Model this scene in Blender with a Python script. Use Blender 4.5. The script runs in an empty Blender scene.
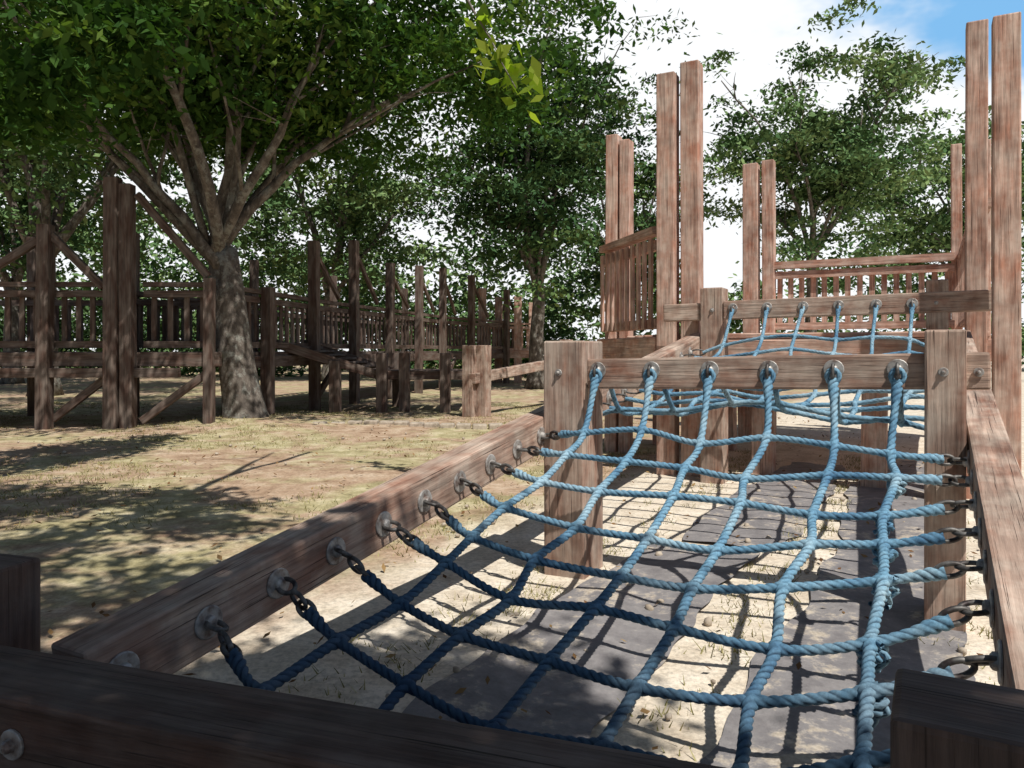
import bpy, math, random
import numpy as np
from mathutils import Vector, Matrix
random.seed(7)
rng = np.random.default_rng(7)
scene = bpy.context.scene
CAMZ = 0.84
S, C = 0.482, 0.876
def F(u, v, z):
    return Vector((S*u + C*v, C*u - S*v, z))
UA = Vector((S, C, 0)); VA = Vector((C, -S, 0))
SUN_EL = math.radians(58); SX, SY = 0.53, -0.85
KS = 1/math.tan(SUN_EL)

# ------------------------------------------------------------ materials
def newmat(name):
    m = bpy.data.materials.new(name); m.use_nodes = True
    nt = m.node_tree; nt.nodes.clear()
    out = nt.nodes.new('ShaderNodeOutputMaterial')
    return m, nt, out
def N(nt, t, **kw):
    n = nt.nodes.new(t)
    for k, v in kw.items(): setattr(n, k, v)
    return n
def ramp(nt, fac, stops):
    r = nt.nodes.new('ShaderNodeValToRGB')
    el = r.color_ramp.elements
    while len(el) < len(stops): el.new(0.5)
    for e, (p, c) in zip(el, stops):
        e.position = p; e.color = (*c, 1) if len(c) == 3 else c
    nt.links.new(fac, r.inputs[0]); return r.outputs[0]
def mix(nt, fac, a, b, mode='MIX'):
    m = nt.nodes.new('ShaderNodeMix'); m.data_type = 'RGBA'; m.blend_type = mode
    def put(i, x):
        if hasattr(x, 'is_output'): nt.links.new(x, m.inputs[i])
        else: m.inputs[i].default_value = x if i == 0 else ((*x, 1) if len(x) == 3 else x)
    put(0, fac); put(6, a); put(7, b)
    return m.outputs[2]
def noise(nt, vec, scale, detail=4, rough=0.55, dist=0.0):
    n = N(nt, 'ShaderNodeTexNoise'); n.inputs['Scale'].default_value = scale
    n.inputs['Detail'].default_value = detail; n.inputs['Roughness'].default_value = rough
    n.inputs['Distortion'].default_value = dist
    nt.links.new(vec, n.inputs['Vector']); return n.outputs['Fac']
def mapping(nt, vec, scale):
    m = N(nt, 'ShaderNodeMapping'); m.inputs['Scale'].default_value = scale
    nt.links.new(vec, m.inputs['Vector']); return m.outputs[0]

def wood_mat(name, stain, worn, dark, wear=0.5, simple=False):
    m, nt, out = newmat(name)
    tc = N(nt, 'ShaderNodeTexCoord')
    g1 = noise(nt, mapping(nt, tc.outputs['UV'], (1.6, 26, 1)), 2.0, 3 if simple else 5, 0.65)
    big = noise(nt, mapping(nt, tc.outputs['UV'], (2.2, 7, 1)), 1.6, 2 if simple else 3, 0.6)
    a = ramp(nt, g1, [(0.3, tuple(x*0.55 for x in stain)), (0.5, stain), (0.72, tuple(min(1, x*1.5) for x in stain))])
    w = ramp(nt, g1, [(0.3, tuple(x*0.55 for x in worn)), (0.55, worn), (0.75, tuple(x*1.3 for x in worn))])
    f = ramp(nt, big, [(wear-0.12, (0, 0, 0)), (wear+0.12, (1, 1, 1))])
    b = N(nt, 'ShaderNodeBsdfPrincipled'); b.inputs['Roughness'].default_value = 0.78
    b.inputs['Specular IOR Level'].default_value = 0.3
    if simple:
        c = mix(nt, f, a, w); nt.links.new(c, b.inputs['Base Color'])
    else:
        blot = noise(nt, tc.outputs['Object'], 9, 4, 0.65)
        g2 = noise(nt, mapping(nt, tc.outputs['UV'], (1.3, 75, 1)), 2.0, 3, 0.6)
        f = mix(nt, 0.45, f, ramp(nt, blot, [(0.4, (0, 0, 0)), (0.62, (1, 1, 1))]))
        c = mix(nt, f, a, w)
        cr = ramp(nt, g2, [(0.30, (1, 1, 1)), (0.39, (0, 0, 0))])
        c = mix(nt, cr, c, dark)
        st = ramp(nt, noise(nt, tc.outputs['Object'], 3.1, 3, 0.7), [(0.3, (0.5, 0.48, 0.47)), (0.55, (1, 1, 1))])
        c = mix(nt, 0.8, c, st, 'MULTIPLY')
        nt.links.new(c, b.inputs['Base Color'])
        bm = N(nt, 'ShaderNodeBump'); bm.inputs['Strength'].default_value = 0.6; bm.inputs['Distance'].default_value = 0.006
        s = N(nt, 'ShaderNodeMath', operation='SUBTRACT'); nt.links.new(g1, s.inputs[0]); nt.links.new(cr, s.inputs[1])
        nt.links.new(s.outputs[0], bm.inputs['Height']); nt.links.new(bm.outputs[0], b.inputs['Normal'])
    nt.links.new(b.outputs[0], out.inputs[0]); return m
M_WOOD = wood_mat('weathered_red_wood', (0.26, 0.125, 0.083), (0.55, 0.44, 0.36), (0.05, 0.028, 0.02), 0.44)
M_WOODP = wood_mat('weathered_post_wood', (0.42, 0.20, 0.135), (0.68, 0.52, 0.43), (0.12, 0.06, 0.04), 0.47)
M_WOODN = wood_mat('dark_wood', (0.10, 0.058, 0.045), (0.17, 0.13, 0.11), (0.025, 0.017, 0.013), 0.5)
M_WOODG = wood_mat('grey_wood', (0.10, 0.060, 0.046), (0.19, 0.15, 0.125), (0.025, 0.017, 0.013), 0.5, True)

def metal_mat(name, c0, c1, c2, met):
    m, nt, out = newmat(name)
    tc = N(nt, 'ShaderNodeTexCoord')
    n = noise(nt, tc.outputs['Object'], 40, 5)
    c = ramp(nt, n, [(0.35, c0), (0.5, c1), (0.7, c2)])
    b = N(nt, 'ShaderNodeBsdfPrincipled'); b.inputs['Metallic'].default_value = met
    b.inputs['Roughness'].default_value = 0.55
    nt.links.new(c, b.inputs['Base Color']); nt.links.new(b.outputs[0], out.inputs[0]); return m
M_METAL = metal_mat('galvanised_metal', (0.18, 0.13, 0.11), (0.36, 0.34, 0.32), (0.55, 0.53, 0.51), .4)
M_CHAIN = metal_mat('chain_metal', (0.04, 0.03, 0.03), (0.11, 0.105, 0.10), (0.26, 0.25, 0.24), .5)
def rope_mat():
    m, nt, out = newmat('blue_rope')
    tc = N(nt, 'ShaderNodeTexCoord')
    a = N(nt, 'ShaderNodeAttribute', attribute_name='groove')
    n = noise(nt, tc.outputs['Object'], 4, 4, 0.7)
    n2 = noise(nt, tc.outputs['Object'], 160, 2, 0.7)
    c = ramp(nt, n, [(0.32, (0.06, 0.15, 0.26)), (0.48, (0.15, 0.30, 0.42)), (0.68, (0.32, 0.46, 0.54))])
    c = mix(nt, 0.5, c, ramp(nt, n2, [(0.3, (0.5, 0.5, 0.5)), (0.65, (1.4, 1.4, 1.4))]), 'MULTIPLY')
    # shade painted into the rope colour: navy towards the net's lower left edge
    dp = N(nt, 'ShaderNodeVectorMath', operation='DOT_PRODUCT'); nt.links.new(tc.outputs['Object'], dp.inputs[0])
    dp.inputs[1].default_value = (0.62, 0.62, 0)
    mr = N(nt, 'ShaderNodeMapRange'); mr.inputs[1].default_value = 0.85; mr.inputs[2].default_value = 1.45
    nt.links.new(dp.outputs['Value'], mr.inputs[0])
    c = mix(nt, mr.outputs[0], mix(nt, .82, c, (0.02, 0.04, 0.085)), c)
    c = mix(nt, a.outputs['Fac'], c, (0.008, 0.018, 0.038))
    b = N(nt, 'ShaderNodeBsdfPrincipled'); b.inputs['Roughness'].default_value = 0.75
    b.inputs['Specular IOR Level'].default_value = 0.2
    nt.links.new(c, b.inputs['Base Color'])
    nt.links.new(b.outputs[0], out.inputs[0]); return m
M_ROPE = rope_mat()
def leaf_mat(name, c0, c1, c2, tr=0.0, tm=(1.3, 1.5, 0.6)):
    m, nt, out = newmat(name)
    a = N(nt, 'ShaderNodeAttribute', attribute_name='rnd')
    c = ramp(nt, a.outputs['Fac'], [(0.0, c0), (0.55, c1), (1.0, c2)])
    d = N(nt, 'ShaderNodeBsdfDiffuse'); nt.links.new(c, d.inputs[0])
    if tr == 0:
        nt.links.new(d.outputs[0], out.inputs[0]); return m
    t = N(nt, 'ShaderNodeBsdfTranslucent')
    c2n = mix(nt, 1.0, c, tm, 'MULTIPLY'); nt.links.new(c2n, t.inputs[0])
    x = N(nt, 'ShaderNodeMixShader'); x.inputs[0].default_value = tr
    nt.links.new(d.outputs[0], x.inputs[1]); nt.links.new(t.outputs[0], x.inputs[2])
    nt.links.new(x.outputs[0], out.inputs[0]); return m
M_LEAF = leaf_mat('leaf_dark', (0.022, 0.055, 0.018), (0.055, 0.115, 0.028), (0.15, 0.22, 0.05), .28)
M_LEAFD = leaf_mat('leaf_far_dark', (0.03, 0.07, 0.032), (0.07, 0.13, 0.05), (0.16, 0.23, 0.08))
M_LEAF2 = leaf_mat('leaf_mid', (0.06, 0.125, 0.05), (0.13, 0.21, 0.085), (0.24, 0.32, 0.13))
M_LEAFB = leaf_mat('leaf_bright', (0.12, 0.19, 0.03), (0.20, 0.27, 0.045), (0.27, 0.32, 0.06), 0.55, (1.8, 2.0, .6))
M_GRASS = leaf_mat('grass_blade', (0.14, 0.13, 0.045), (0.27, 0.25, 0.10), (0.48, 0.43, 0.24))
M_DEAD = leaf_mat('dead_leaf', (0.12, 0.06, 0.03), (0.22, 0.13, 0.06), (0.32, 0.22, 0.10))
def bark_mat():
    m, nt, out = newmat('bark')
    tc = N(nt, 'ShaderNodeTexCoord')
    n = noise(nt, mapping(nt, tc.outputs['Object'], (1, 1, 0.5)), 14, 5, 0.7)
    n2 = noise(nt, tc.outputs['Object'], 7, 5, 0.75)
    c = ramp(nt, n, [(0.3, (0.045, 0.036, 0.03)), (0.5, (0.13, 0.108, 0.09)), (0.7, (0.26, 0.23, 0.195))])
    c = mix(nt, ramp(nt, n2, [(0.52, (0, 0, 0)), (0.6, (1, 1, 1))]), c, mix(nt, 0.5, c, (0.36, 0.37, 0.33)))
    b = N(nt, 'ShaderNodeBsdfPrincipled'); b.inputs['Roughness'].default_value = 0.9
    nt.links.new(c, b.inputs['Base Color'])
    bm = N(nt, 'ShaderNodeBump'); bm.inputs['Strength'].default_value = 0.9; bm.inputs['Distance'].default_value = 0.025
    nt.links.new(n, bm.inputs['Height']); nt.links.new(bm.outputs[0], b.inputs['Normal'])
    nt.links.new(b.outputs[0], out.inputs[0]); return m
M_BARK = bark_mat()
def ground_mat():
    m, nt, out = newmat('ground_soil')
    tc = N(nt, 'ShaderNodeTexCoord'); P = tc.outputs['Object']
    n1 = noise(nt, P, 0.9, 5, 0.7, 0.4); n2 = noise(nt, P, 4.5, 6, 0.74); n3 = noise(nt, P, 60, 3, 0.7)
    soil = ramp(nt, n2, [(0.3, (0.22, 0.14, 0.09)), (0.5, (0.41, 0.29, 0.20)), (0.7, (0.60, 0.49, 0.37))])
    grass = ramp(nt, n2, [(0.3, (0.20, 0.17, 0.085)), (0.5, (0.41, 0.36, 0.205)), (0.7, (0.62, 0.55, 0.38))])
    g = ramp(nt, n1, [(0.46, (0, 0, 0)), (0.57, (1, 1, 1))])
    base = mix(nt, g, soil, grass)
    sand = ramp(nt, n2, [(0.3, (0.46, 0.38, 0.29)), (0.5, (0.66, 0.58, 0.47)), (0.7, (0.78, 0.71, 0.61))])
    dp = N(nt, 'ShaderNodeVectorMath', operation='DOT_PRODUCT'); nt.links.new(P, dp.inputs[0])
    dp.inputs[1].default_value = (C, -S, 0)
    ad = N(nt, 'ShaderNodeMath', operation='MULTIPLY_ADD'); nt.links.new(n1, ad.inputs[0]); ad.inputs[1].default_value = 0.9
    nt.links.new(dp.outputs['Value'], ad.inputs[2])
    mr = N(nt, 'ShaderNodeMapRange'); mr.inputs[1].default_value = -1.55; mr.inputs[2].default_value = -1.2
    nt.links.new(ad.outputs[0], mr.inputs[0])
    c = mix(nt, mr.outputs[0], base, sand)
    c = mix(nt, 0.6, c, ramp(nt, n3, [(0.3, (0.5, 0.5, 0.5)), (0.58, (1.15, 1.15, 1.15))]), 'MULTIPLY')
    b = N(nt, 'ShaderNodeBsdfPrincipled'); b.inputs['Roughness'].default_value = 0.95
    b.inputs['Specular IOR Level'].default_value = 0.1
    nt.links.new(c, b.inputs['Base Color'])
    bm = N(nt, 'ShaderNodeBump'); bm.inputs['Strength'].default_value = 0.7; bm.inputs['Distance'].default_value = 0.02
    nt.links.new(n2, bm.inputs['Height']); nt.links.new(bm.outputs[0], b.inputs['Normal'])
    nt.links.new(b.outputs[0], out.inputs[0]); return m
M_GROUND = ground_mat()
def sheet_mat():
    m, nt, out = newmat('weed_control_sheet')
    tc = N(nt, 'ShaderNodeTexCoord'); P = tc.outputs['Object']
    n1 = noise(nt, P, 2.2, 5, 0.72, 0.6); n2 = noise(nt, P, 14, 5, 0.7); n3 = noise(nt, P, 90, 2)
    c = ramp(nt, n2, [(0.3, (0.15, 0.14, 0.145)), (0.6, (0.25, 0.235, 0.235)), (0.8, (0.36, 0.33, 0.31))])
    sand = ramp(nt, n3, [(0.3, (0.36, 0.30, 0.23)), (0.7, (0.58, 0.51, 0.42))])
    f = mix(nt, 0.45, n1, n2)
    c = mix(nt, ramp(nt, f, [(0.53, (0, 0, 0)), (0.59, (0.9, 0.9, 0.9))]), c, sand)
    b = N(nt, 'ShaderNodeBsdfPrincipled'); b.inputs['Roughness'].default_value = 0.8
    nt.links.new(c, b.inputs['Base Color'])
    bm = N(nt, 'ShaderNodeBump'); bm.inputs['Strength'].default_value = 0.5; bm.inputs['Distance'].default_value = 0.012
    nt.links.new(n2, bm.inputs['Height']); nt.links.new(bm.outputs[0], b.inputs['Normal'])
    nt.links.new(b.outputs[0], out.inputs[0]); return m
M_SHEET = sheet_mat()
def stone_mat():
    m, nt, out = newmat('stone_edging_mat')
    tc = N(nt, 'ShaderNodeTexCoord')
    n = noise(nt, tc.outputs['Object'], 18, 5, 0.7)
    c = ramp(nt, n, [(0.3, (0.24, 0.19, 0.14)), (0.6, (0.48, 0.41, 0.33))])
    b = N(nt, 'ShaderNodeBsdfPrincipled'); b.inputs['Roughness'].default_value = 0.9
    nt.links.new(c, b.inputs['Base Color']); nt.links.new(b.outputs[0], out.inputs[0]); return m
M_STONE = stone_mat()

# ------------------------------------------------------------ mesh helpers
class MB:
    def __init__(s): s.v = []; s.f = []; s.uv = []
    def box(s, p0, p1, w, h, side=None, jit=0.0):
        p0 = Vector(p0); p1 = Vector(p1); d = (p1-p0); L = d.length; d.normalize()
        if side is None:
            side = d.cross(Vector((0, 0, 1)))
            if side.length < 1e-4: side = Vector((1, 0, 0))
        side = Vector(side); side = (side - d*side.dot(d)).normalized()
        up = side.cross(d)
        if jit:
            j = Vector((random.uniform(-jit, jit), random.uniform(-jit, jit), 0)); p1 = p1 + j
        i = len(s.v); a, b = w/2, h/2
        for p in (p0, p1):
            for (x, y) in ((-a, -b), (a, -b), (a, b), (-a, b)):
                s.v.append(p + side*x + up*y)
        ou, ov = random.uniform(0, 40), random.uniform(0, 40)
        per = [0, w, w+h, 2*w+h, 2*w+2*h]
        for k in range(4):
            k2 = (k+1) % 4
            s.f.append((i+k, i+k2, i+4+k2, i+4+k))
            s.uv += [(ou, ov+per[k]), (ou, ov+per[k+1]), (ou+L, ov+per[k+1]), (ou+L, ov+per[k])]
        s.f.append((i+3, i+2, i+1, i)); s.uv += [(ou, ov+h), (ou+w*.3, ov+h), (ou+w*.3, ov), (ou, ov)]
        s.f.append((i+4, i+5, i+6, i+7)); s.uv += [(ou, ov), (ou+w*.3, ov), (ou+w*.3, ov+h), (ou, ov+h)]
    def post(s, x, y, z0, z1, w, h=None, side=VA, jit=0.008):
        s.box((x, y, z0), (x, y, z1), w, h or w, side, jit)
    def tube(s, pts, radii, sides=10, wob=0.0):
        pts = [Vector(p) for p in pts]; n = len(pts); rings = []
        for k, p in enumerate(pts):
            d = (pts[min(k+1, n-1)]-pts[max(k-1, 0)]).normalized()
            a = d.cross(Vector((0.31, 0.95, 0.05)))
            if a.length < 0.1: a = d.cross(Vector((1, 0, 0)))
            a.normalize(); b = d.cross(a); i = len(s.v); rings.append(i)
            for j in range(sides):
                t = 2*math.pi*j/sides
                r = radii[k]*(1+wob*(math.sin(3*t+k*0.6)+0.6*math.sin(5*t-k*0.9)))
                s.v.append(p + a*math.cos(t)*r + b*math.sin(t)*r)
        for k in range(n-1):
            for j in range(sides):
                j2 = (j+1) % sides
                s.f.append((rings[k]+j, rings[k]+j2, rings[k+1]+j2, rings[k+1]+j)); s.uv += [(0, 0)]*4
        s.f.append(tuple(rings[0]+j for j in reversed(range(sides)))); s.uv += [(0, 0)]*sides
        s.f.append(tuple(rings[-1]+j for j in range(sides))); s.uv += [(0, 0)]*sides
    def dome(s, c, nrm, r, h, seg=16):
        nrm = Vector(nrm).normalized(); a = nrm.cross(Vector((0, 0, 1)))
        if a.length < .1: a = nrm.cross(Vector((1, 0, 0)))
        a.normalize(); b = nrm.cross(a)
        prof = [(r, 0), (r, h*.18), (r*.93, h*.28), (r*.45, h*.3), (r*.42, h*.75), (r*.28, h), (0.001, h*1.05)]
        rings = []
        for (rr, hh) in prof:
            rings.append(len(s.v))
            for j in range(seg):
                t = 2*math.pi*j/seg
                s.v.append(Vector(c)+nrm*hh+a*math.cos(t)*rr+b*math.sin(t)*rr)
        for k in range(len(prof)-1):
            for j in range(seg):
                j2 = (j+1) % seg
                s.f.append((rings[k]+j, rings[k]+j2, rings[k+1]+j2, rings[k+1]+j)); s.uv += [(0, 0)]*4
    def link(s, c, d, n, L, w, r):
        d = Vector(d).normalized(); n = Vector(n); n = (n-d*n.dot(d)).normalized(); e = n.cross(d)
        m = 20; k = 6; base = len(s.v)
        for i in range(m):
            t = 2*math.pi*i/m
            p = Vector(c)+d*math.cos(t)*L/2+e*math.sin(t)*w/2
            tan = (-d*math.sin(t)*L/2+e*math.cos(t)*w/2).normalized(); q = tan.cross(n)
            for j in range(k):
                a = 2*math.pi*j/k
                s.v.append(p+n*math.cos(a)*r+q*math.sin(a)*r)
        for i in range(m):
            i2 = (i+1) % m
            for j in range(k):
                j2 = (j+1) % k
                s.f.append((base+i*k+j, base+i2*k+j, base+i2*k+j2, base+i*k+j2)); s.uv += [(0, 0)]*4
    def obj(s, name, mat, parent=None, bevel=0, smooth=False):
        me = bpy.data.meshes.new(name); me.from_pydata([tuple(v) for v in s.v], [], s.f)
        uvl = me.uv_layers.new(name='UVMap')
        uvl.data.foreach_set('uv', np.array(s.uv, dtype=np.float32).ravel())
        me.materials.append(mat)
        if smooth: me.polygons.foreach_set('use_smooth', [True]*len(me.polygons))
        o = bpy.data.objects.new(name, me); scene.collection.objects.link(o)
        if parent: o.parent = parent
        if bevel:
            b = o.modifiers.new('bevel', 'BEVEL'); b.width = bevel; b.segments = 2; b.limit_method = 'ANGLE'
        return o
def empty(name):
    e = bpy.data.objects.new(name, None); scene.collection.objects.link(e); e.empty_display_size = .1; return e
def npmesh(name, verts, faces_n, mat, parent=None, attr=None, attrdom='FACE', smooth=False, idx=None):
    me = bpy.data.meshes.new(name)
    nv = len(verts); nf = faces_n
    me.vertices.add(nv); me.vertices.foreach_set('co', verts.astype(np.float32).ravel())
    if idx is None: idx = np.arange(nv, dtype=np.int32)
    me.loops.add(nf*4); me.loops.foreach_set('vertex_index', idx.astype(np.int32).ravel())
    me.polygons.add(nf); me.polygons.foreach_set('loop_start', np.arange(nf, dtype=np.int32)*4)
    if smooth: me.polygons.foreach_set('use_smooth', np.ones(nf, dtype=bool))
    if attr is not None:
        nm, vals = attr
        a = me.attributes.new(nm, 'FLOAT', attrdom); a.data.foreach_set('value', vals.astype(np.float32))
    me.update(calc_edges=True); me.validate()
    me.materials.append(mat)
    o = bpy.data.objects.new(name, me); scene.collection.objects.link(o)
    if parent: o.parent = parent
    return o

# ------------------------------------------------------------ ropes
class Ropes:
    def __init__(s): s.V = []; s.I = []; s.G = []; s.n = 0
    def add(s, ctrl, r=0.0098, step=0.0055, sides=12, knots=(), splice=0.0, pitch=0.06, kn=.4):
        P = np.array([tuple(p) for p in ctrl], dtype=float)
        Q = np.vstack([2*P[0]-P[1], P, 2*P[-1]-P[-2]]); out = []
        for i in range(1, len(Q)-2):
            L = np.linalg.norm(Q[i+1]-Q[i]); m = max(2, int(L/step))
            t = np.linspace(0, 1, m, endpoint=False)[:, None]
            p0, p1, p2, p3 = Q[i-1], Q[i], Q[i+1], Q[i+2]
            out.append(0.5*((2*p1)+(-p0+p2)*t+(2*p0-5*p1+4*p2-p3)*t**2+(-p0+3*p1-3*p2+p3)*t**3))
        X = np.vstack(out+[P[-1:]])
        d = np.gradient(X, axis=0); d /= np.linalg.norm(d, axis=1)[:, None]
        ref = np.array([0, 0, 1.0]) if abs(d[:, 2]).max() < 0.97 else np.array([0.6, -0.2, .1])
        a = np.cross(d, ref); a /= np.linalg.norm(a, axis=1)[:, None]; b = np.cross(d, a)
        sl = np.concatenate([[0], np.cumsum(np.linalg.norm(np.diff(X, axis=0), axis=1))])
        rad = np.full(len(X), r)
        for k in knots:
            dist = np.linalg.norm(X-np.array(tuple(k)), axis=1)
            rad *= 1+kn*np.exp(-(dist/0.018)**2)
        if splice:
            rad *= 1+0.45*(1/(1+np.exp((sl-splice)/0.008)))+0.45*(1/(1+np.exp((sl[-1]-sl-splice)/0.008)))
        th = np.linspace(0, 2*np.pi, sides, endpoint=False)[None, :]
        ph = (sl/pitch*2*np.pi)[:, None]
        lob = np.abs(np.cos(1.5*(th-ph)))
        rr = rad[:, None]*(0.70+0.38*lob**0.7)
        V = X[:, None, :]+a[:, None, :]*(np.cos(th)*rr)[:, :, None]+b[:, None, :]*(np.sin(th)*rr)[:, :, None]
        n = len(X); V = V.reshape(-1, 3)
        i = np.arange(n-1)[:, None]*sides; j = np.arange(sides)[None, :]; j2 = (j+1) % sides
        I = np.stack([i+j, i+j2, i+sides+j2, i+sides+j], axis=-1).reshape(-1, 4)+s.n
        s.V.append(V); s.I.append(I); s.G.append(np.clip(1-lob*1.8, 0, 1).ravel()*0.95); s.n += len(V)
    def obj(s, name, parent):
        V = np.vstack(s.V); I = np.vstack(s.I); G = np.concatenate(s.G)
        return npmesh(name, V, len(I), M_ROPE, parent, ('groove', G), 'POINT', True, I)

# ------------------------------------------------------------ climbing net
def zL(u): return 0.5175+0.152*(u-2.55)
net = empty('rope_net_climber')
fr = MB()
def side_beam(v, u0, u1, w=0.1, h=0.13):
    fr.box(F(u0, v, zL(u0)), F(u1, v, zL(u1)), w, h)
side_beam(-1.33, 0.80, 4.98); side_beam(0.15, 0.86, 4.98)
fr.box(F(2.665, -1.195, -0.1), F(2.665, -1.197, 0.874), 0.166, 0.19, VA)
fr.box(F(2.665, 0.038, -0.1), F(2.665, 0.040, 0.90), 0.108, 0.19, VA)
fr.box(F(2.64, -1.115, 0.751), F(2.64, 0.155, 0.779), 0.075, 0.11)
fr.box(F(4.87, -1.205, -0.1), F(4.87, -1.205, 1.233), 0.14, 0.16, VA)
fr.box(F(4.87, 0.035, -0.1), F(4.87, 0.035, 1.228), 0.11, 0.16, VA)
fr.box(F(4.82, -1.13, 1.088), F(4.82, 0.33, 1.107), 0.07, 0.114)
fr.box(F(4.84, -1.52, 1.08), F(4.84, -1.28, 1.083), 0.07, 0.11)
fr.obj('frame', M_WOOD, net, 0.007)
lo = MB()
A = F(0.717, -1.394, 0.276); B = F(1.005, 0.18, 0.274)
d = (B-A).normalized(); sd = Vector((-d.y, d.x, 0))*-1
A2 = A-d*1.6+sd*0.075; B2 = B+d*0.6+sd*0.075
lo.box(A2, B2, 0.15, 0.125)
Z0 = -0.1
lo.box(Vector((-1.06, 1.50, Z0)), Vector((-1.06, 1.50, 0.418)), 0.16, 0.16, d)
lo.box(Vector((0.488, 0.80, Z0)), Vector((0.488, 0.80, 0.466)), 0.155, 0.15, VA)
for k in range(7):
    off = sd*(0.28+0.16*k)
    lo.box(A+off-d*1.5+Vector((0, 0, -0.12)), B+off+d*.5+Vector((0, 0, -0.12)), 0.145, 0.04)
lo.obj('lower_platform', M_WOODN, net, 0.008)

metal = MB(); chain = MB(); rp = Ropes()
vs = [-1.070, -0.865, -0.659, -0.465, -0.267, -0.086]
def interp(x, xs, ys): return float(np.interp(x, xs, ys))
ZU = [0.85, 0.95, 1.2, 1.5, 1.8, 2.1, 2.3, 2.45, 2.56]
ZZ = [0.19, 0.17, 0.185, 0.245, 0.32, 0.41, 0.475, 0.55, 0.70]
vl, vr = -1.28, 0.10
def wv(v):
    t = (v-vl)/(vr-vl); return 1-abs(2*t-1)**2.6
def netz(u, v):
    return (1-wv(v))*(zL(u)) + wv(v)*interp(u, ZU, ZZ)
def jz(): return random.uniform(-.011, .011)
rows = [1.05+0.1875*i for i in range(-1, 9)]
grid = {}
for i, u in enumerate(rows):
    for j, v in enumerate(vs):
        uu = u-0.07*wv(v)-(0.03 if i == 9 else 0)+random.uniform(-.022, .022); vv = v+random.uniform(-.018, .018)
        if i == 9: uu = min(uu, 2.47)
        grid[i, j] = F(uu, vv, netz(uu, vv)+jz())
for i, u in enumerate(rows):
    aL = F(u, vl, zL(u)); aR = F(u, vr, zL(u))
    g0 = grid[i, 0]; g5 = grid[i, 5]
    dL = (g0-aL).normalized(); dR = (g5-aR).normalized()
    for (a, dd, nn, st) in ((aL, dL, VA, .045), (aR, dR, -VA, .034)):
        metal.dome(a+nn*0.001, nn, 0.034, 0.016, 20)
        tw = Vector((0, 0, 1))*random.uniform(.6, 1)+UA*random.uniform(-.6, .6)
        chain.link(a+nn*0.022+dd*.006, nn*.6+dd*0.6, tw, 0.05, 0.032, 0.0055)
        chain.link(a+nn*.012+dd*(.02+st), dd, UA+tw*.3, 0.052, 0.028, 0.0055)
        if nn == VA: chain.link(a+nn*.006+dd*(.02+st+.036), dd, tw, 0.05, 0.028, 0.0055)
    pts = [aL+dL*0.115, aL+dL*.135]+[grid[i, j] for j in range(6)]
    gap = (g5-aR).length
    pts.append(aR+dR*min(0.075, gap*.5))
    rp.add(pts, knots=[grid[i, j] for j in range(6)], splice=0.05, r=.0098)
for j, v in enumerate(vs):
    ubeam = 0.955+0.17*v
    top = F(2.585, v, 0.745)
    pts = [F(ubeam+0.0, v, 0.235)]+[grid[i, j] for i in range(10)]+[top]
    rp.add(pts, knots=[grid[i, j] for i in range(10)], splice=0.06, r=.0108)
    pc = F(2.602, v, 0.765+0.02*(v+1.1)/1.2)
    metal.dome(pc-UA*0.001, -UA, 0.031, 0.014, 18)
    chain.link(pc-UA*0.020+Vector((0, 0, -.008)), Vector((0, 0, 1)), VA, 0.05, 0.034, 0.0055)
    ring = []
    for k in range(9):
        t = 2*math.pi*k/8
        ring.append(pc-UA*0.022+VA*math.sin(t)*0.018+Vector((0, 0, -0.022+math.cos(t)*0.022)))
    rp.add(ring, r=0.008)
for (u, v, z) in ((2.57, -1.215, .755), (2.57, .035, .775), (4.79, .03, 1.10), (2.60, .125, .775), (4.79, -1.2, 1.09)):
    metal.dome(F(u, v, z)-UA*0.001, -UA, 0.014, 0.014, 12)
for k in range(7):
    p = A2+d*(0.2+0.27*k)+sd*0.076+Vector((0, 0, -0.0))
    metal.dome(p, sd, 0.022, 0.016, 14)
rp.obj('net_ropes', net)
rl = Ropes()
for i in range(3, 9):
    c = grid[i, 5]
    for q in range(3):
        pts = []
        a0 = random.uniform(0, 6)
        for k in range(9):
            t = a0+k*random.uniform(.7, 1.2)
            pts.append(c+VA*(.012*math.cos(t)+random.uniform(-.012, .02))+UA*.016*math.sin(t)+Vector((0, 0, -0.006*k+0.012*math.sin(t*1.3))))
        rl.add(pts, r=0.0055, pitch=.035)
rl.obj('lashings', net)

# second net
r2 = Ropes()
ZU2 = [2.72, 2.85, 3.05, 3.4, 3.8, 4.2, 4.5, 4.68, 4.79]
ZZ2 = [0.74, 0.64, 0.60, 0.61, 0.67, 0.77, 0.87, 0.97, 1.08]
rows2 = [2.86+0.19*i for i in range(0, 10)]
g2 = {}
for i, u in enumerate(rows2):
    for j, v in enumerate(vs):
        g2[i, j] = F(u+random.uniform(-.015, .015), v+random.uniform(-.015, .015), (1-wv(v))*zL(u)+wv(v)*interp(u, ZU2, ZZ2)+jz()-.02*math.sin(j*1.7+i))
for i, u in enumerate(rows2):
    aL = F(u, vl, zL(u)); aR = F(u, vr, zL(u))
    metal.dome(aL+VA*.001, VA, .034, .016, 12); metal.dome(aR-VA*.001, -VA, .034, .016, 12)
    chain.link(aL+VA*.05, VA, UA, .09, .034, .005); chain.link(aR-VA*.05, VA, UA, .09, .034, .005)
    r2.add([aL+VA*.08]+[g2[i, j] for j in range(6)]+[aR-VA*.06], step=.012, sides=9, knots=[g2[i, j] for j in range(6)])
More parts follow.
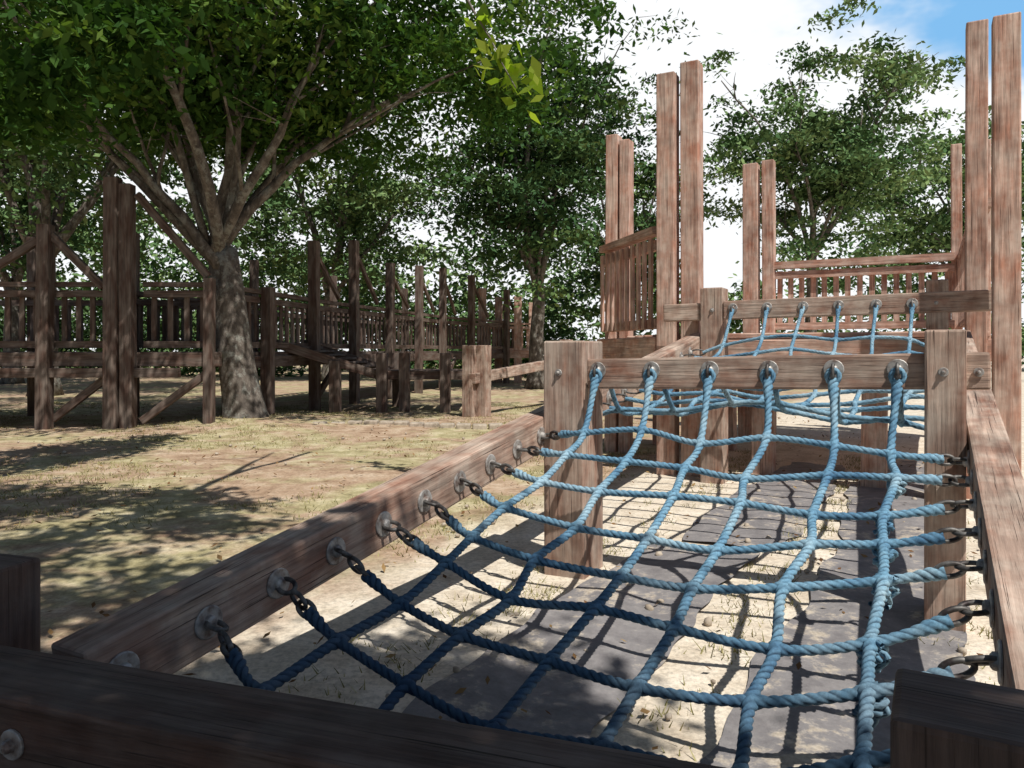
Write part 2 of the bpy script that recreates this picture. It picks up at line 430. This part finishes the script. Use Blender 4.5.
for j, v in enumerate(vs):
    r2.add([F(2.69, v, .75)]+[g2[i, j] for i in range(10)]+[F(4.77, v, 1.09)], step=.012, sides=9, knots=[g2[i, j] for i in range(10)], splice=.06)
    metal.dome(F(4.784, v, 1.10), -UA, .03, .02, 12)
    chain.link(F(4.76, v, 1.09), Vector((0, 0, 1)), VA, .05, .034, .0055)
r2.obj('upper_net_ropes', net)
metal.obj('washers_and_bolts', M_METAL, net); chain.obj('chain_links', M_CHAIN, net, 0, True)

# ------------------------------------------------------------ upper platform
up = empty('wooden_play_platform')
pf = MB(); sl = MB()
def vpost(mb, u, v, z1, w=.12, z0=-.1, dd=None):
    p = F(u, v, 0); mb.post(p.x, p.y, z0, z1, w, dd or w, VA, .014)
vpost(pf, 4.66, .345, 2.55, .122); vpost(pf, 5.06, .226, 2.70, .108)
vpost(pf, 5.05, -1.395, 2.76, .125); vpost(pf, 5.02, -1.555, 2.70, .125)
vpost(pf, 5.85, -2.28, 2.59, .10, dd=.12); vpost(pf, 5.85, -2.165, 2.54, .085, dd=.12)
vpost(pf, 8.1, -1.62, 2.76, .15); vpost(pf, 8.1, -1.44, 2.78, .12)
vpost(pf, 8.15, .225, 2.74, .09); vpost(pf, 8.1, .42, 2.74, .12)
for (u, v) in ((6.5, -1.5), (6.5, .22), (5.4, -1.0), (5.1, -.3), (6.6, -2.1), (7.3, -1.5)):
    vpost(pf, u, v, .86, .14)
def railing(mb, p0, p1, zt, zb, sp=.105, sw=.045, rail=.05, st=.02, thick=.09, out=1):
    p0 = Vector(p0); p1 = Vector(p1); d = p1-p0; L = d.length; d.normalize()
    mb.box((p0.x, p0.y, zt), (p1.x, p1.y, zt), thick, rail)
    mb.box((p0.x, p0.y, zt-.10), (p1.x, p1.y, zt-.10), .045, .07)
    mb.box((p0.x, p0.y, zb), (p1.x, p1.y, zb), .045, .07)
    n = int(L/sp)
    nrm = Vector((-d.y, d.x, 0))
    for k in range(n):
        q = p0+d*(k+.5)*L/n+nrm*.034*out
        mb.box((q.x, q.y, zb-.03), (q.x, q.y, zt-.055), sw, st, d, .004)
railing(sl, F(8.1, -1.40, 0), F(8.1, .20, 0), 1.70, 1.08, .10, .05, rail=.07)
railing(sl, F(5.2, .27, 0), F(8.1, .27, 0), 1.70, 1.08, .12)
railing(sl, F(5.04, -1.63, 0), F(5.82, -2.34, 0), 1.66, 1.02, .098, .042)
for k in range(20):
    u = 5.16+k*.152
    pf.box(F(u, -1.62-(.12*k if k < 5 else (.6 if k < 10 else 0)), .93), F(u, .30, .93), .145, .04)
pf.box(F(5.0, -1.3, .84), F(5.0, .2, .84), .08, .13)
pf.box(F(5.05, -1.62, .85), F(5.85, -2.38, .85), .08, .16)
pf.box(F(5.1, -1.5, .84), F(8.1, -1.5, .84), .08, .13); pf.box(F(5.1, .3, .84), F(8.1, .3, .84), .08, .13)
pf.obj('posts_and_deck', M_WOODP, up, .008); sl.obj('railings', M_WOODP, up)

# ------------------------------------------------------------ left walkway
wk = empty('wooden_walkway'); w1 = MB(); w2 = MB()
X1 = Vector((1, 0, 0))
def wpost(x, y, z1, w=.15, z0=-.1): w1.post(x, y, z0, z1, w, w, X1, .02)
railing(w2, (-7.6, 8.10, 0), (-4.27, 8.12, 0), 1.54, .90, .15, .055)
railing(w2, (-3.93, 8.12, 0), (-3.24, 8.16, 0), 1.54, .90, .14, .055)
railing(w2, (-7.6, 9.7, 0), (-3.3, 9.7, 0), 1.54, .90, .15, .055)
for k in range(10):
    w1.box((-7.8, 8.18+k*.156, .80), (-3.2, 8.18+k*.156, .80), .15, .04)
w1.box((-7.8, 8.06, .74), (-3.1, 8.08, .74), .08, .15); w1.box((-7.8, 9.78, .74), (-3.1, 9.78, .74), .08, .15)
w1.box((-7.8, 8.0, .60), (-3.5, 8.0, .60), .07, .10)
wpost(-4.19, 7.96, 2.64, .14); wpost(-4.03, 7.98, 2.58, .13); wpost(-4.93, 8.0, 2.16, .13); wpost(-3.2, 8.02, 1.60, .10)
for x in (-7.2, -6.3, -5.6): wpost(x, 8.05, .82, .14)
wpost(-6.2, 9.85, 2.3, .11); wpost(-3.7, 9.85, 2.2, .1)
for (a, b) in (((-3.95, 8.0, 2.48), (-3.22, 8.05, 1.62)), ((-4.86, 8.02, 2.05), (-4.3, 8.0, 1.5)), ((-5.0, 8.02, 2.0), (-5.7, 8.02, 1.56)),
               ((-3.95, 8.1, .08), (-3.25, 8.12, .60)), ((-4.9, 8.1, .1), (-4.25, 8.1, .6)), ((-6.2, 8.1, .6), (-5.6, 8.1, .1))):
    w1.box(a, b, .06, .08)
R = [Vector((-3.15, 8.6, 0)), Vector((-2.7, 11.3, 0)), Vector((-1.35, 16.6, 0)), Vector((0.2, 20, 0))]
for s_, (a, b) in enumerate(zip(R[:-1], R[1:])):
    dd = (b-a).normalized(); nn = Vector((-dd.y, dd.x, 0)); L = (b-a).length
    railing(w2, a, b, 1.54, .90, .16, .06)
    railing(w2, a+nn*1.6, b+nn*1.6, 1.54, .90, .18, .06)
    w1.box(a+nn*.8+Vector((0, 0, .79)), b+nn*.8+Vector((0, 0, .79)), 1.6, .05)
    w1.box(a+Vector((0, 0, .70)), b+Vector((0, 0, .70)), .08, .14)
    n = max(2, int(L/1.35))
    for k in range(n):
        q = a+dd*(k+.45)*L/n-nn*.09
        tall = (2.55, 2.35, 2.45)[k % 3]
        if s_ == 0 and k == 0: tall = 1.6
        w1.post(q.x, q.y, -.1, tall, .13, .13, dd, .02)
        if k % 2 == 0:
            q2 = q+nn*1.8; w1.post(q2.x, q2.y, -.1, 2.3, .11, .11, dd, .02)
        e = q+dd*.85
        if tall > 2: w1.box(q+Vector((0, 0, tall-.15)), e+Vector((0, 0, 1.62)), .05, .07)
        if k % 2: w1.box(q+Vector((0, 0, .15)), e+Vector((0, 0, .66)), .06, .09)
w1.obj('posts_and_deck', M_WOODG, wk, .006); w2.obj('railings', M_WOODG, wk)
tw = MB()
for (x, y, h) in ((-.75, 19.2, 2.4), (-.35, 19.6, 2.2), (.15, 19.3, 2.2), (.55, 20.2, 2.1)): tw.post(x, y, -.1, h, .2, .2, X1, .02)
railing(tw, (-.7, 19.1, 0), (.5, 19.3, 0), 1.5, .85, .16, .09)
tw.box((-.8, 19.1, .74), (.6, 19.3, .74), .1, .2); tw.box((-.8, 19.9, .80), (.6, 20.1, .80), 1.3, .05)
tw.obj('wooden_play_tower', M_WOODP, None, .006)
rm = MB()
rm.box((-3.1, 9.9, .93), (-1.72, 10.3, .47), .09, .12); rm.box((-3.0, 10.9, .93), (-1.6, 11.2, .47), .09, .12)
for k in range(9):
    t = (k+.5)/9
    rm.box((-3.1+1.38*t, 9.92+.4*t, .95-.46*t), (-3.0+1.38*t, 11+.3*t, .95-.46*t), .145, .03)
rm.box((-1.75, 10.3, .50), (-.55, 10.35, .50), .1, .12); rm.box((-1.7, 11.2, .50), (-.5, 11.2, .50), .1, .12)
for k in range(6): rm.box((-1.65+.2*k, 10.36, .55), (-1.65+.2*k, 11.15, .55), .16, .03)
for (x, y) in ((-2.35, 10.1), (-1.75, 10.2), (-1.45, 10.25), (-.9, 10.25), (-1.7, 11.3), (-.6, 11.3)): rm.post(x, y, -.1, .80 if x > -1.8 else .7, .14, .14, X1, .01)
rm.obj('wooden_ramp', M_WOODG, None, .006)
bf = MB()
bf.post(-.53, 9.6, -.1, .90, .15, .15, VA); bf.post(-.36, 9.62, -.1, .90, .14, .14, VA)
bf.box((-.5, 9.5, .48), (.75, 11.6, .66), .10, .13)
bf.post(.85, 11.8, -.1, 1.0, .16, .16, VA)
bf.obj('wooden_net_frame', M_WOOD, None, .006)

# ------------------------------------------------------------ ground
gx = np.concatenate([np.linspace(-90, -9, 18, endpoint=False), np.linspace(-9, 9, 140), np.linspace(9.5, 90, 18)])
gy = np.concatenate([np.linspace(-40, -1, 10, endpoint=False), np.linspace(-1, 14, 120), np.linspace(14.5, 120, 24)])
GX, GY = np.meshgrid(gx, gy)
def gh(x, y):
    w = np.clip(1-np.maximum(0, np.hypot(x, y-6)-12)/6, 0, 1)
    h = 0.012*np.sin(x*2.1+1.3*np.sin(y*1.7))*np.cos(y*1.9+x)+0.006*np.sin(x*7+y*3)*np.sin(y*6.1-x*2)
    mound = 0.09*np.exp(-(((x+2.95)**2+(y-8.5)**2)/1.1))
    return h*w+mound
GZ = gh(GX, GY)
V = np.stack([GX, GY, GZ], -1).reshape(-1, 3)
nx = len(gx); ny = len(gy)
i = np.arange(ny-1)[:, None]*nx; j = np.arange(nx-1)[None, :]
I = np.stack([i+j, i+j+1, i+nx+j+1, i+nx+j], -1).reshape(-1, 4)
npmesh('ground', V, len(I), M_GROUND, None, None, smooth=True, idx=I)
def sheet(name, v0, v1, u0, u1, seed):
    us = np.linspace(u0, u1, 120); vv = np.linspace(0, 1, 16)
    U, T = np.meshgrid(us, vv, indexing='ij')
    e0 = v0+.04*np.sin(us*1.7+seed)+.015*np.sin(us*7+seed)+.008*np.sin(us*19+seed); e1 = v1+.04*np.sin(us*1.3+seed*2)+.015*np.sin(us*6.1+seed)+.008*np.sin(us*23)
    VV = e0[:, None]*(1-T)+e1[:, None]*T
    X = S*U+C*VV; Y = C*U-S*VV
    Z = gh(X, Y)+.012+.008*np.sin(U*5+seed+VV*9)*np.sin(VV*13+U*2)
    V = np.stack([X, Y, Z], -1).reshape(-1, 3)
    i = np.arange(119)[:, None]*16; j = np.arange(15)[None, :]
    I = np.stack([i+j+1, i+j, i+16+j, i+16+j+1], -1).reshape(-1, 4)
    npmesh(name, V, len(I), M_SHEET, None, None, smooth=True, idx=I)
sheet('weed_control_sheet', -1.04, -.60, .6, 3.15, 1.0)
sheet('weed_control_sheet', -.38, .06, .4, 6.5, 2.3)
sheet('weed_control_sheet', -.95, -.54, 3.25, 6.0, 4.1)
ed = MB()
for k in range(13):
    t = k/12; x = -2.35+2.1*t; y = 8.15+.25*math.sin(t*5)+.25*t
    ed.box((x, y, -.02), (x+.155, y+.02*math.cos(t*5)+.01, -.02+random.uniform(-.004, .006)), .14, .13+random.uniform(0, .02))
ed.obj('stone_edging', M_STONE, None, .015, False)
random.seed(61); pb = MB()
for k in range(170):
    if k % 2: u = random.uniform(1.2, 6); v = random.uniform(-1.2, .1); p = F(u, v, 0)
    else: p = Vector((random.uniform(-5, .3), random.uniform(2.5, 9), 0))
    r = random.uniform(.006, .017); z = float(gh(np.array(p.x), np.array(p.y)))+.012
    dx = Vector((random.uniform(-1, 1), random.uniform(-1, 1), .1)).normalized()
    c = Vector((p.x, p.y, z))
    pb.tube([c-dx*r, c-dx*r*.6, c+dx*r*.2, c+dx*r], [r*.35, r*.8, r*.85, r*.3], 6, .08)
pb.obj('pebbles', M_STONE, None, 0, True)

# ------------------------------------------------------------ leaves
def leaves(centers, size, rvals, flat=0.5, spread=None):
    m = len(centers)
    nrm = rng.normal(size=(m, 3)); nrm[:, 2] = np.abs(nrm[:, 2])+flat; nrm /= np.linalg.norm(nrm, axis=1)[:, None]
    t = rng.normal(size=(m, 3)); t -= nrm*(t*nrm).sum(1)[:, None]; t /= np.linalg.norm(t, axis=1)[:, None]
    t[:, 2] -= .25; b = np.cross(nrm, t)
    l = size*rng.uniform(.6, 1.3, m)[:, None]
    V = np.stack([centers-t*l*.5, centers+b*l*.24-t*l*.05, centers+t*l*.5, centers-b*l*.24-t*l*.05], 1)
    return V.reshape(-1, 3), rvals
def inlit(x, y, z, mrg=.35):
    gx_ = x-z*KS*SX; gy_ = y-z*KS*SY
    for zz in (0, .4):
        px = gx_+zz*KS*SX; py = gy_+zz*KS*SY
        u = S*px+C*py; v = C*px-S*py
        if 1.6-mrg*.6 < u < 6 and -1.45-mrg < v < .6+mrg and not (u < 1.9 and v < -.8): return True
        if 2.3 < u < 5 and -2.2-mrg < v < 0: return True
    if -2.9-mrg < gx_ < -.1+mrg and 5.0-mrg < gy_ < 7.6+mrg: return True
    return False
def clump_leaves(cl, per, lsize, zthin=.3):
    out = []; rv = []
    for (c, r) in cl:
        m = int(per*rng.uniform(.6, 1.3))
        p = rng.normal(size=(m, 3))*[r*.5, r*.5, r*zthin*.5]
        p[:, 2] -= .25*(p[:, 0]**2+p[:, 1]**2)/max(r, .1)
        out.append(p+np.array(c)); base = rng.uniform(.0, .55)
        rv.append(np.clip(base+rng.uniform(0, .45, m), 0, 1))
    return leaves(np.vstack(out), lsize, np.concatenate(rv))
def limb(mb, p0, p1, r0, r1, n=7, bend=.15, sides=8):
    p0 = Vector(p0); p1 = Vector(p1); L = (p1-p0).length
    ax = Vector((random.uniform(-1, 1), random.uniform(-1, 1), random.uniform(-.1, .6)))*bend*L
    pts = []; rs = []
    for k in range(n):
        t = k/(n-1)
        pts.append(p0.lerp(p1, t)+ax*math.sin(t*math.pi)*.6+Vector((random.uniform(-1, 1), random.uniform(-1, 1), 0))*.012*L*(1 if 0 < k < n-1 else 0))
        rs.append(r0*(1-t)+r1*t)
    mb.tube(pts, rs, sides, .03); return pts
def tree(name, base, fork, trunk_r, crown_c, crown_r, ncl, per, lsize, clr=(.5, .9), seed=1, nb=8, mat=None, zmin=0, ends=None, filt=False, extra=None, shell=.5, lr=(.3, .48)):
    global rng
    random.seed(seed); rng = np.random.default_rng(seed)
    e = empty(name); mb = MB()
    base = Vector(base); fork = Vector(fork)
    pts = []; rs = []
    for k in range(12):
        t = k/11; pts.append(base.lerp(fork, t)+Vector((math.sin(t*5+seed)*.04, math.cos(t*4)*.03, 0))*trunk_r*6*t*(1-t)*2)
        rs.append(trunk_r*(1-.25*t)*(1+.4*math.exp(-t*11)))
    mb.tube(pts, rs, 16, .035)
    cc = Vector(crown_c); cr = crown_r
    if ends is None:
        ends = []
        for k in range(nb):
            a = 2*math.pi*k/nb+random.uniform(-.3, .3); q = random.uniform(.35, .75)
            ends.append((cc.x+cr[0]*q*math.cos(a), cc.y+cr[1]*q*math.sin(a), cc.z+cr[2]*random.uniform(-.2, .7)))
    tips = []
    for en in ends:
        lp = limb(mb, fork+Vector((random.uniform(-.5, .5), random.uniform(-.5, .5), random.uniform(-1.2, .1)))*trunk_r, en, trunk_r*random.uniform(*lr), trunk_r*.08, 9, .12)
        for q in range(6):
            s_ = lp[random.randint(2, 8)]
            dv = (Vector(en)-fork).normalized()
            e2 = s_+(dv+Vector((random.uniform(-1, 1), random.uniform(-1, 1), random.uniform(-.3, .8)))*.8)*random.uniform(.25, .5)*max(cr)*.6
            l2 = limb(mb, s_, e2, trunk_r*.12, trunk_r*.03, 6, .15, 6)
            tips.append(e2)
            for q2 in range(2):
                s3 = l2[random.randint(2, 5)]
                e3 = s3+Vector((random.uniform(-1, 1), random.uniform(-1, 1), random.uniform(-.4, .5)))*max(cr)*.16
                limb(mb, s3, e3, trunk_r*.04, trunk_r*.015, 4, .1, 5); tips.append(e3)
    mb.obj('trunk_and_limbs', M_BARK, e, 0, True)
    cl = []
    tries = 0
    while len(cl) < ncl and tries < ncl*20:
        tries += 1
        if random.random() < .45 and tips:
            t = random.choice(tips); c = (t.x+random.gauss(0, .25), t.y+random.gauss(0, .25), t.z+random.gauss(0, .2))
        else:
            v = Vector((random.gauss(0, 1), random.gauss(0, 1), random.gauss(0, 1))).normalized()*random.uniform(shell, 1.0)
            wob = 1+.22*math.sin(v.x*5+seed)*math.cos(v.y*4+v.z*6)
            c = (cc.x+v.x*cr[0]*wob, cc.y+v.y*cr[1]*wob, cc.z+v.z*cr[2]*wob)
        if c[2] < zmin: continue
        if filt and inlit(*c): continue
        cl.append((c, random.uniform(*clr)))
    if extra: cl += extra
    V, rv = clump_leaves(cl, per, lsize)
    npmesh('foliage', V, len(rv), mat or M_LEAF, e, ('rnd', rv))
    return e

ends1 = [(-5.28, 8.0, 4.08), (-4.66, 9.4, 4.53), (-4.05, 7.6, 4.98), (-3.49, 8.8, 5.4), (-2.93, 7.4, 5.2), (-2.37, 8.9, 4.2), (-1.87, 7.8, 4.3), (-1.25, 8.6, 3.75), (-4.6, 7.2, 3.7), (-3.7, 6.6, 4.5), (-2.4, 9.8, 4.6), (-2.9, 8.0, 4.6), (-3.9, 8.6, 5.2), (-1.6, 9.6, 4.4)]
tree('zelkova_tree', (-2.96, 8.5, -.05), (-3.24, 8.5, 1.95), .215, (-2.9, 8.9, 5.3), (4.6, 3.7, 2.0), 380, 210, .105, (.4, .8), 3, mat=M_LEAF, zmin=3.15, ends=ends1, filt=True, shell=.3, lr=(.2, .36))

random.seed(11)
targets = [((-.45, .95), (.75, .50), 30), ((.45, .40), (.8, .35), 18), ((-.32, 1.72), (.42, .36), 30), ((-1.25, 1.6), (.5, .4), 20), ((-2.3, 2.5), (1.2, .8), 50), ((-3.0, 4.2), (1.5, .35), 32), ((-5.2, 5.2), (1.8, .9), 26), ((1.2, .1), (.6, .4), 12), ((-1.7, 3.7), (.6, .2), 6), ((-4.2, 3.6), (1.2, .6), 18)]  # ground spots to shade; unseen leaf clumps are added overhead for each
ex = []
for (c, r, k) in targets:
    cnt = 0
    while cnt < k:
        a = random.uniform(0, 2*math.pi); q = math.sqrt(random.random())
        gx_, gy_ = c[0]+r[0]*q*math.cos(a), c[1]+r[1]*q*math.sin(a)
        h = random.uniform(3.2, 4.6)
        ex.append(((gx_+h*KS*SX, gy_+h*KS*SY, h), random.uniform(.22, .38))); cnt += 1
for k in range(90):
    x = random.uniform(-3.4, .30); y = random.uniform(4.2, 5.4)
    zlow = .84+y*(.345+.08*math.sin(x*2.3)) + (.2 if x > -.4 else 0)
    c = (x, y, zlow+random.uniform(0, .5))
    if not inlit(*c, mrg=.1): ex.append((c, random.uniform(.2, .38)))
tree('overhanging_tree', (-1.2, -4.5, -.05), (-1.0, -4.0, 2.6), .25, (-.8, -3.5, 5.5), (3.0, 2.4, 1.6), 40, 160, .09, (.3, .5), 5, mat=M_LEAF, zmin=3.2,
     ends=[(.6, -.8, 4.6), (-.6, .8, 4.4), (-2, 2.4, 4.2), (-2.6, 4.6, 3.3), (-.6, 4.6, 3.25), (-3.4, 3.2, 4.5), (.6, -2.5, 5.4), (-2.5, -4, 5.6)], filt=True, extra=ex)
random.seed(5); rng = np.random.default_rng(5)
sp = MB(); lv = []
limb(sp, (-.35, 4.3, 2.95), (.02, 4.0, 2.22), .008, .003, 6, .1, 5)
for k in range(60):
    t = random.random()**.8; lv.append((-.2+.26*t+random.gauss(0, .055), 4.25-.25*t+random.gauss(0, .05), 2.66-.46*t+random.gauss(0, .05)))
V, rv = leaves(np.array(lv), .11, rng.random(len(lv)), .0)
so = sp.obj('hanging_leaf_sprig', M_BARK, None, 0, True)
npmesh('leaves', V, len(rv), M_LEAFB, so, ('rnd', rv))

tree('zelkova_tree', (.5, 16.5, 0), (.6, 16.5, 2.2), .17, (.4, 16.3, 5.0), (2.4, 2.6, 4.2), 165, 175, .135, (.4, .8), 21, mat=M_LEAFD, zmin=1.5, shell=.35)
tree('zelkova_tree', (6.9, 17.5, 0), (6.9, 17.5, 3.0), .15, (6.9, 17.3, 5.6), (3.0, 2.6, 3.2), 185, 155, .135, (.35, .75), 22, mat=M_LEAF2, zmin=2.4, shell=.35)
tree('zelkova_tree', (-8.6, 14, 0), (-8.6, 14, 2.6), .22, (-8.4, 14, 6.2), (4.2, 3.4, 3.8), 190, 170, .15, (.5, .9), 23, mat=M_LEAF2, zmin=2.5)
tree('zelkova_tree', (-4.9, 20.5, 0), (-4.9, 20.5, 2.4), .2, (-4.8, 20.5, 5.6), (3.6, 2.8, 4.0), 170, 160, .16, (.5, .9), 24, mat=M_LEAF2, zmin=2.0)
tree('zelkova_tree', (3.3, 21, 0), (3.3, 21, 2), .15, (3.2, 21, 4.4), (1.8, 2.0, 3.8), 105, 150, .15, (.4, .7), 26, mat=M_LEAFD, zmin=.8)
tree('zelkova_tree', (12.8, 21, 0), (12.8, 21, 2.4), .16, (12.6, 21, 4.4), (3.0, 2.5, 2.7), 120, 150, .17, (.5, .9), 27, mat=M_LEAF2, zmin=1.2)
tree('zelkova_tree', (-12.5, 19, 0), (-12.5, 19, 2.4), .2, (-12.5, 19, 6), (4, 3, 4.2), 120, 150, .18, (.5, .9), 28, mat=M_LEAFD, zmin=1.5)
random.seed(40); rng = np.random.default_rng(40); cl = []
for k in range(600):
    x = random.uniform(-32, 34) if k < 420 else random.uniform(-26, 1)
    y = random.uniform(28, 33)
    top = 4.3+1.4*math.sin(x*.55)+.9*math.sin(x*1.3+2)+(2.8 if x < 1 else 0)
    cl.append(((x, y, random.uniform(.3, top)), random.uniform(.7, 1.4)))
V, rv = clump_leaves(cl, 90, .32, .6)
npmesh('distant_trees', V, len(rv), M_LEAF2, None, ('rnd', rv))
cl = []
for k in range(230):
    x = random.uniform(-20, 2.2); y = random.uniform(23.5, 25.5)
    cl.append(((x, y, random.uniform(.1, 2.5+.6*math.sin(x*.9))), random.uniform(.5, .9)))
V, rv = clump_leaves(cl, 95, .2, .7)
npmesh('shrub_hedge', V, len(rv), M_LEAFD, None, ('rnd', rv))

random.seed(50); rng = np.random.default_rng(50)
def blades(name, m, fn, hmin, hmax, w, mat):
    P = fn(m); m = len(P); P[:, 2] = gh(P[:, 0], P[:, 1])-.002
    a = rng.uniform(0, 2*np.pi, m); sd_ = np.stack([np.cos(a), np.sin(a), np.zeros(m)], 1)*w
    h = rng.uniform(hmin, hmax, m)[:, None]
    ln = rng.normal(size=(m, 3))*.6; ln[:, 2] = 1
    t = P+ln*h
    V = np.stack([P-sd_, P+sd_, t+sd_*.25, t-sd_*.25], 1).reshape(-1, 3)
    npmesh(name, V, m, mat, None, ('rnd', rng.random(m)))
def gpos(m):
    k = m//14
    c = np.stack([rng.uniform(-8, 1.5, k), rng.uniform(2.2, 12, k)], 1)
    v = C*c[:, 0]-S*c[:, 1]
    keep = (v < -1.8) & ((np.sin(c[:, 0]*1.9+1)+np.sin(c[:, 1]*2.3+c[:, 0])+rng.normal(size=k)*.7) > .35)
    c = c[keep]; c = np.repeat(c, 14, 0)+rng.normal(size=(len(c)*14, 2))*.045
    return np.column_stack([c, np.zeros(len(c))])
blades('grass_tufts', 80000, gpos, .008, .028, .003, M_GRASS)
def gpos2(m):
    k = m//16; u = rng.uniform(1.0, 6.5, k); v = rng.choice([-1.15, -.5, .12, -1.3, -.46, -.5], k)+rng.normal(size=k)*.05
    c = np.stack([S*u+C*v, C*u-S*v], 1); c = np.repeat(c, 16, 0)+rng.normal(size=(k*16, 2))*.03
    return np.column_stack([c, np.zeros(len(c))])
blades('weeds', 4200, gpos2, .008, .03, .0022, M_GRASS)
m = 2600
P = np.column_stack([rng.uniform(-7, 4, m), rng.uniform(1.5, 11, m), np.zeros(m)]); P[:, 2] = gh(P[:, 0], P[:, 1])+.018
V, rv = leaves(P, .032, rng.random(m), 3.0)
npmesh('fallen_leaves', V, m, M_DEAD, None, ('rnd', rv))

# ------------------------------------------------------------ light, world, camera
sun = bpy.data.lights.new('sun', 'SUN'); sun.energy = 5.0; sun.angle = math.radians(.5); sun.color = (1, .96, .89)
so = bpy.data.objects.new('sun', sun); scene.collection.objects.link(so)
tv = Vector((SX*math.cos(SUN_EL), SY*math.cos(SUN_EL), math.sin(SUN_EL)))
so.rotation_euler = tv.to_track_quat('Z', 'Y').to_euler(); so.location = (5, -8, 15)
w = bpy.data.worlds.new('World'); scene.world = w; w.use_nodes = True
nt = w.node_tree; nt.nodes.clear()
out = nt.nodes.new('ShaderNodeOutputWorld')
sky = N(nt, 'ShaderNodeTexSky'); sky.sky_type = 'NISHITA'; sky.sun_disc = False
sky.sun_elevation = SUN_EL; sky.sun_rotation = math.atan2(SX, SY); sky.ozone_density = 2.0
b1 = N(nt, 'ShaderNodeBackground'); b1.inputs[1].default_value = .06; nt.links.new(sky.outputs[0], b1.inputs[0])
b2 = N(nt, 'ShaderNodeBackground'); b2.inputs[1].default_value = 1.05
tc = N(nt, 'ShaderNodeTexCoord')
sep = N(nt, 'ShaderNodeSeparateXYZ'); nt.links.new(tc.outputs['Generated'], sep.inputs[0])
def mrange(src, a, b, c=0, d=1):
    m = N(nt, 'ShaderNodeMapRange'); m.interpolation_type = 'SMOOTHSTEP'
    for k, v in zip((1, 2, 3, 4), (a, b, c, d)): m.inputs[k].default_value = v
    nt.links.new(src, m.inputs[0]); return m.outputs[0]
def mth(op, a, b):
    m = N(nt, 'ShaderNodeMath', operation=op)
    for k, v in enumerate((a, b)):
        if hasattr(v, 'is_output'): nt.links.new(v, m.inputs[k])
        else: m.inputs[k].default_value = v
    return m.outputs[0]
cn = noise(nt, mapping(nt, tc.outputs['Generated'], (1.6, 1.6, 3.2)), 2.4, 5, .6, .3)
tt = mth('ADD', mth('MULTIPLY', sep.outputs[0], .8), sep.outputs[2])
cov = mrange(tt, .52, .76, .62, .06)
fac = mth('ADD', cn, cov)
cf = mrange(fac, .50, .80)
col = mix(nt, cf, (.22, .50, .84), (.96, .98, 1.0)); nt.links.new(col, b2.inputs[0])
mask = mth('MULTIPLY', mrange(sep.outputs[1], .45, .72), mrange(sep.outputs[2], .44, .60, 1, 0))
x = N(nt, 'ShaderNodeMixShader'); nt.links.new(mask, x.inputs[0]); nt.links.new(b1.outputs[0], x.inputs[1]); nt.links.new(b2.outputs[0], x.inputs[2])
nt.links.new(x.outputs[0], out.inputs[0])
cam = bpy.data.cameras.new('camera'); cam.sensor_width = 36; cam.lens = 26.7; cam.shift_y = -.0332; cam.clip_end = 500; cam.clip_start = .02
co = bpy.data.objects.new('camera', cam); scene.collection.objects.link(co)
co.location = (0, 0, CAMZ); co.rotation_euler = (math.radians(90), 0, 0)
scene.camera = co
scene.view_settings.view_transform = 'Standard'; scene.view_settings.look = 'None'; scene.view_settings.exposure = 0
